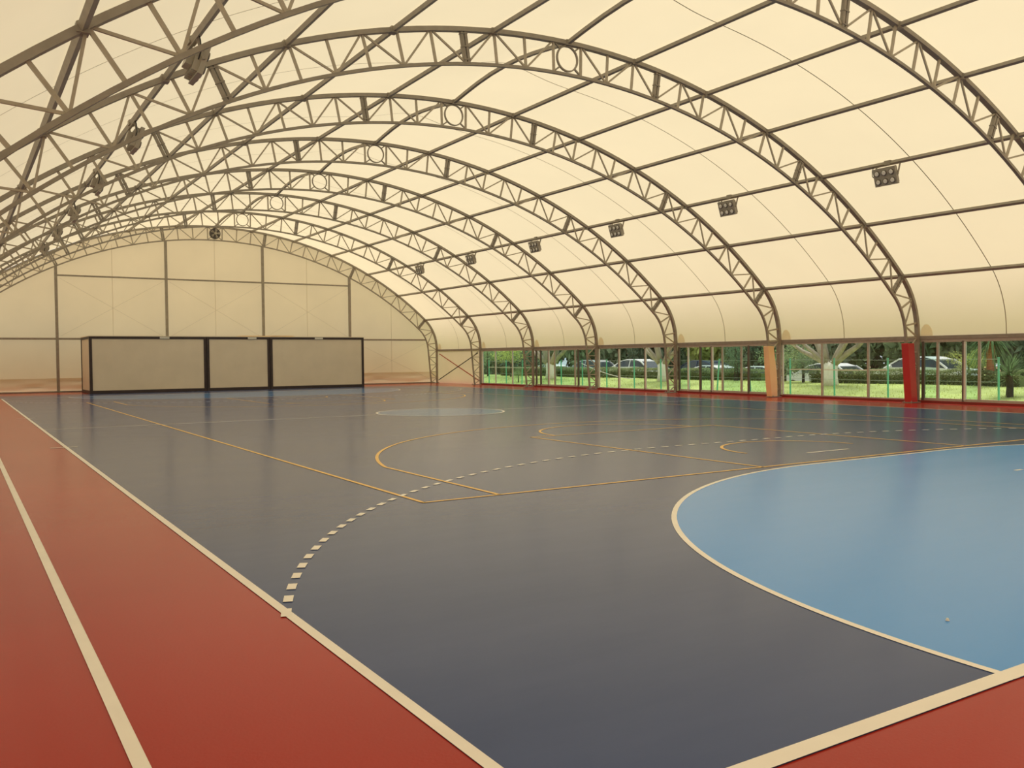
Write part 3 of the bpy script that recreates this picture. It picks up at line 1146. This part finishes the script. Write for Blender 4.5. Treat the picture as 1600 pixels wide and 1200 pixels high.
# whitewashed trees
def white_tree(x, y, r0, label, seed, spread=1.0, lean=0):
    rnd = random.Random(seed)
    z0 = gz(x, y)
    root = empty('whitewashed_tree', (x, y, z0), label, 'tree', 'whitewashed trees')
    h1 = 1.0
    b = MB()
    for q in (-1, 1):
        b.tube([(0, q*r0*.55, -.1), (0, q*r0*.5, .35), (0, q*r0*.55+lean*.3, .7), (0, q*r0*.75+lean*.6, h1)],
               [r0*.95, r0*.72, r0*.68, r0*.62], 12)
    b.build('limewashed_trunk', M['limewash'], root, smooth=True)
    b = MB()
    ends = []
    for k, (dy, dz, dx, rr) in enumerate([(-1.1, .75, .1, .5), (-.45, 1.1, .2, .55), (.1, 1.2, -.2, .5), (.6, 1.0, .1, .6), (1.25, .55, 0, .45), (.9, .8, -.3, .38), (-.8, .9, -.3, .38)]):
        s = -1 if dy < 0 else 1
        rr *= 1.3
        p0 = Vector((0, s*r0*.7+lean*.6, h1-.10))
        p1 = p0+Vector((dx*.3, dy*.4*spread, dz*.4))
        p2 = p0+Vector((dx*.8, dy*1.0*spread, dz*.95))
        p3 = p0+Vector((dx*1.6, dy*1.7*spread, dz*1.9))
        p4 = p0+Vector((dx*2.2, dy*2.1*spread, dz*3.0))
        b.tube([p0, p1, p2, p3, p4], [r0*rr, r0*rr*.8, r0*rr*.6, r0*rr*.42, r0*rr*.2], 8)
        ends.append(p4)
        for m_ in range(3):
            e0 = p2.lerp(p3, .3*m_)
            e1 = e0+Vector((rnd.uniform(-.5, .5), rnd.uniform(-.6, .6), rnd.uniform(.3, .9)))
            b.tube([e0, (e0+e1)/2+Vector((0, .05, .05)), e1], [r0*.16, r0*.12, r0*.05], 5)
    b.build('branches', M['bark'], root, smooth=True)
    o = bpy.data.objects.new('foliage', crown('fine', seed % 2, 'leafgrey'))
    COL.objects.link(o); o.parent = root
    o.scale = (1.7, 2.5, 1.0); o.location = (0, 0, 4.3)
white_tree(19.5, 22.25, .26, 'forked tree with a whitewashed trunk right of the orange pad', 1, 1.0)
white_tree(19.5, 32.65, .25, 'whitewashed tree trunk partly behind an arch leg, left of the orange pad', 2, .7)
white_tree(19.5, 42.85, .30, 'whitewashed tree trunk in the second window from the left', 4, 1.0, .1)

# dark conifer and shrubs on the near lawn
plant('dark_conifer', 20.3, 28.3, (.75, .75, 1.7), 1.55, 'fine', 0, 'leafdark', 'dark upright conifer left of the orange pad', 'tree', None, tr=.12)
plant('dark_shrub', 20.6, 25.6, (.9, 1.5, 1.1), 1.0, 'fine', 1, 'leafmid', 'dull green shrub just left of the orange pad', 'shrub', 'lawn shrubs', tr=.07)
plant('dark_shrub', 20.4, 24.4, (.7, .9, .9), .9, 'fine', 0, 'leafdark', 'dark shrub just right of the orange pad', 'shrub', 'lawn shrubs', tr=.07)
plant('leafy_shrub', 21.8, 17.6, (.6, 1.0, .6), 1.0, 'fine', 1, 'leaflime', 'light green shrub behind the hedge near the palm', 'shrub', 'lawn shrubs', tr=.05)
plant('leafy_shrub', 17.6, 43.6, (.4, .5, .5), .6, 'fine', 0, 'leafmid', 'low leafy shrub beside the far whitewashed tree', 'shrub', 'lawn shrubs', tr=.04)

def blade(b, base, d, length, width, droop):
    base = Vector(base); d = Vector(d).normalized()
    side = d.cross(Vector((0, 0, 1)))
    if side.length < .1: side = Vector((1, 0, 0))
    side.normalize()
    prev = None
    N = 4
    for k in range(N+1):
        t = k/N
        p = base+d*length*t+Vector((0, 0, -droop*t*t*length))
        w_ = width*(1-t)*.5+.002
        cur = (p-side*w_, p+side*w_)
        if prev: b.quad(prev[0], prev[1], cur[1], cur[0])
        prev = cur
def spiky(name, x, y, ht, n, ln, wd, label, cat, bark, m, droop=.5, down=False, seed=0, tr=.12):
    rnd = random.Random(seed)
    r = empty(name, (x, y, gz(x, y)), label, cat)
    b = MB()
    b.tube([(0, 0, -.05), (.03, 0, ht*.5), (0, .03, ht)], [tr, tr*.9, tr*.95], 9)
    b.build('trunk', M[bark], r)
    b = MB()
    for k in range(n):
        t = rnd.random()*6.28
        e = rnd.uniform(-.9, 1.2) if down else rnd.uniform(0, 1.5)
        blade(b, (0, 0, ht+rnd.uniform(-.15, .12)), (cos(t)*cos(e), sin(t)*cos(e), sin(e)), ln*rnd.uniform(.7, 1.1), wd, droop)
    b.build('fronds', M[m], r)
spiky('palm_tree', 21.0, 16.3, 1.75, 160, 1.15, .07, 'palm with a terracotta trunk and drooping dark fronds, far right', 'palm', 'palmbark', 'frond', .7, True, 5, .16)
spiky('yucca_plant', 17.9, 13.9, .7, 130, 1.0, .05, 'spiky dark yucca on the lawn at the right edge', 'yucca', 'darkbark', 'frond', .25, False, 6)
spiky('yucca_plant', 17.4, 12.9, 1.1, 100, .9, .05, 'tall yucca cut off by the right edge', 'yucca', 'bark', 'frond', .25, False, 8, .07)

# cars
def build_car(paintm):
    root = empty('parked_car', (0, 0, 0))
    # side profile (along local x, length 4.4), z; body below the belt line
    prof = [(-2.2, .35), (-2.22, .62), (-2.12, .86), (-1.55, .93), (-.9, .97), (1.0, .95), (1.75, .84), (2.15, .70), (2.22, .45), (2.15, .25), (-2.12, .25)]
    b = MB()
    hw = .86
    rows = [(-hw, .0, 1.0), (-hw*.97, .0, 1.0)]
    n = len(prof)
    ys2 = [(-hw, .93), (-hw*.9, 1.0), (hw*.9, 1.0), (hw, .93)]
    for yv_, sc in ys2:
        for x, z in prof:
            b.v.append((x*(.985 if sc < 1 else 1), yv_, .58+(z-.58)*sc))
    for r_ in range(3):
        for k in range(n):
            l = (k+1) % n
            b.f.append((r_*n+k, r_*n+l, (r_+1)*n+l, (r_+1)*n+k))
    b.f.append(tuple(range(n))); b.f.append(tuple(reversed([3*n+k for k in range(n)])))
    b.build('car_body', M[paintm], root, smooth=False, bevel=.04)
    cab = [(-1.75, .93), (-1.15, 1.30), (-.7, 1.42), (.1, 1.43), (.55, 1.34), (1.25, .93)]
    b = MB()
    n = len(cab)
    for yv_, ins in ((-1, 0), (-1, 1), (1, 1), (1, 0)):
        for x, z in cab:
            t = (z-.93)/.5
            b.v.append((x, yv_*(.80-.17*t-(.04 if ins else 0)), z))
    # roof shell
    sh = MB()
    rl = [(-1.15, 1.30), (-.7, 1.42), (.1, 1.43), (.55, 1.34)]
    for i in range(3):
        (xa, za), (xb, zb) = rl[i], rl[i+1]
        wa, wb = .80-.17*(za-.93)/.5, .80-.17*(zb-.93)/.5
        sh.hexa([(xa, -wa, za-.03), (xb, -wb, zb-.03), (xb, wb, zb-.03), (xa, wa, za-.03)],
                [(xa, -wa*.96, za+.012), (xb, -wb*.96, zb+.012), (xb, wb*.96, zb+.012), (xa, wa*.96, za+.012)])
    for sg in (-1, 1):
        for (xa, za), (xb, zb), t_ in (((-1.75, .93), (-1.15, 1.3), .07), ((.55, 1.34), (1.25, .93), .06), ((-.25, .93), (-.25, 1.42), .05)):
            sh.beam((xa, sg*(.80-.17*(za-.93)/.5), za), (xb, sg*(.80-.17*(zb-.93)/.5), zb), .05, t_)
    sh.build('roof', M[paintm], root)
    g = MB()
    for yv_ in (-1, 1):
        for x, z in cab:
            t = (z-.93)/.5
            g.v.append((x*.985, yv_*(.785-.17*t), z-.008))
    g.f.append(tuple(range(n))); g.f.append(tuple(reversed(range(n, 2*n))))
    for k in range(n):
        l = (k+1) % n
        g.f.append((k, l, n+l, n+k))
    g.build('windows', M['carglass'], root)
    for x in (-1.35, 1.38):
        for sg in (-1, 1):
            q = MB(); q.disc((x, sg*.80, .31), (0, 1, 0), .31, .2, 20)
            w_ = q.build('wheel', M['tyre'], root)
            q = MB(); q.disc((x, sg*.905, .31), (0, 1, 0), .19, .02, 14)
            q.build('wheel_rim', M['rim'], w_)
    for sg in (-1, 1):
        q = MB(); q.disc((.85, sg*.93, 1.0), (1, 0, 0), .075, .10, 10); q.build('wing_mirror', M[paintm], root)
    return root
cars = {k: None for k in ('carwhite', 'carsilver', 'carblue')}
spots = [
 (24.6, 21.5, 90, 'carwhite', 'white car behind the hedge right of the red pad', 0),
 (24.8, 26.6, 90, 'carwhite', 'white car behind the hedge right of the whitewashed forked tree', -.3),
 (26.3, 36.8, 92, 'carblue', 'dark car beyond the low white car, left of the orange pad', -.15),
 (24.8, 34.5, 90, 'carwhite', 'low white car behind the hedge left of the orange pad', -.42),
 (24.8, 41.2, 96, 'carwhite', 'white car behind the hedge, left of the partly hidden white trunk', -.05),
 (25.2, 46.2, 88, 'carsilver', 'pale car seen between two arch legs', -.08),
 (25.2, 51.2, 90, 'carwhite', 'white car right behind the farthest whitewashed tree', -.40),
 (24.8, 30.9, 90, 'carwhite', 'pale car behind the conifer left of the orange pad', -.45),
]
for x, y, rz, pm, lb, dz in spots:
    if cars[pm] is None:
        cars[pm] = build_car(pm)
        o = cars[pm]
    else:
        o = copy_tree(cars[pm])
    o.location = (x, y, dz-.03)
    o.rotation_euler = (0, 0, radians(rz))
    tag(o, lb, 'car', 'parked cars')

# tree belt beyond the car park
rnd = random.Random(21)
kinds = [('leafdark', 'dark dense'), ('leafmid', 'mid green bushy'), ('leafgrey', 'grey green feathery'), ('leaflime', 'sunlit yellow green')]
belt = []
y = 6.0
k = 0
while y < 92:
    belt.append((31+rnd.uniform(-1.5, 2.5), y, rnd.uniform(2.9, 3.5), (0, 2, 1, 0, 1, 2, 0, 3)[k % 8]))
    y += 5.0
    k += 1
wh = ['far right', 'right of the red pad', 'between the pads', 'left of the orange pad', 'behind the middle windows', 'behind the left windows', 'far left']
for k, (x, y, r_, kd) in enumerate(belt):
    m, nm = kinds[kd]
    plant('broadleaf_tree', x, y, (r_, r_*1.05, r_*1.5), 3.4, 'big', k % 2, m,
          '%s tree beyond the car park, %s from right in the tree belt' % (nm, (['first','second','third','fourth','fifth','sixth','seventh','eighth','ninth','tenth','eleventh','twelfth','thirteenth','fourteenth','fifteenth','sixteenth','seventeenth','eighteenth','nineteenth','twentieth'])[k]),
          'tree', 'trees beyond the car park', 'darkbark', .2, rnd.random()*6)
# second row to close the view
for k in range(13):
    y = 3+7.6*k
    plant('broadleaf_tree', 37.5+rnd.uniform(-1, 1), y, (4.2, 4.6, 5.5), 4.4, 'big', k % 2, 'leafdark' if k % 3 else 'leafmid',
          'tall dark tree in the back row beyond the car park, %s from right' % (['first','second','third','fourth','fifth','sixth','seventh','eighth','ninth','tenth','eleventh','twelfth','thirteenth','fourteenth'][k]),
          'tree', 'back row of trees', 'darkbark', .25, rnd.random()*6)
# sunlit shrubs in the far left window
for k, (x, y, m, lb) in enumerate([(19.5, 47.5, 'leaflime', 'sunlit lime shrub in the farthest window'), (19.8, 51.0, 'leafmid', 'green shrub in the farthest window, left of the lime one'),
                                   (21.0, 55.5, 'leafdark', 'dark shrub at the left edge of the farthest window'), (22.0, 49.0, 'leafdark', 'dark tree behind the lime shrubs')]):
    plant('leafy_shrub', x, y, (1.0, 1.7, 1.1) if k < 2 else (1.8, 2.6, 2.2), 1.7, 'fine', k % 2, m, lb, 'shrub', 'far window shrubs', tr=.06)
# small stones left on the court
b = MB(); b.disc((-6.9+.0, .7, .012), (0, 0, 1), .012, .014, 7, .006)
tag(b.build('pebble', M['limewash']), 'tiny pale pebble on the light blue area, lower right', 'pebble')
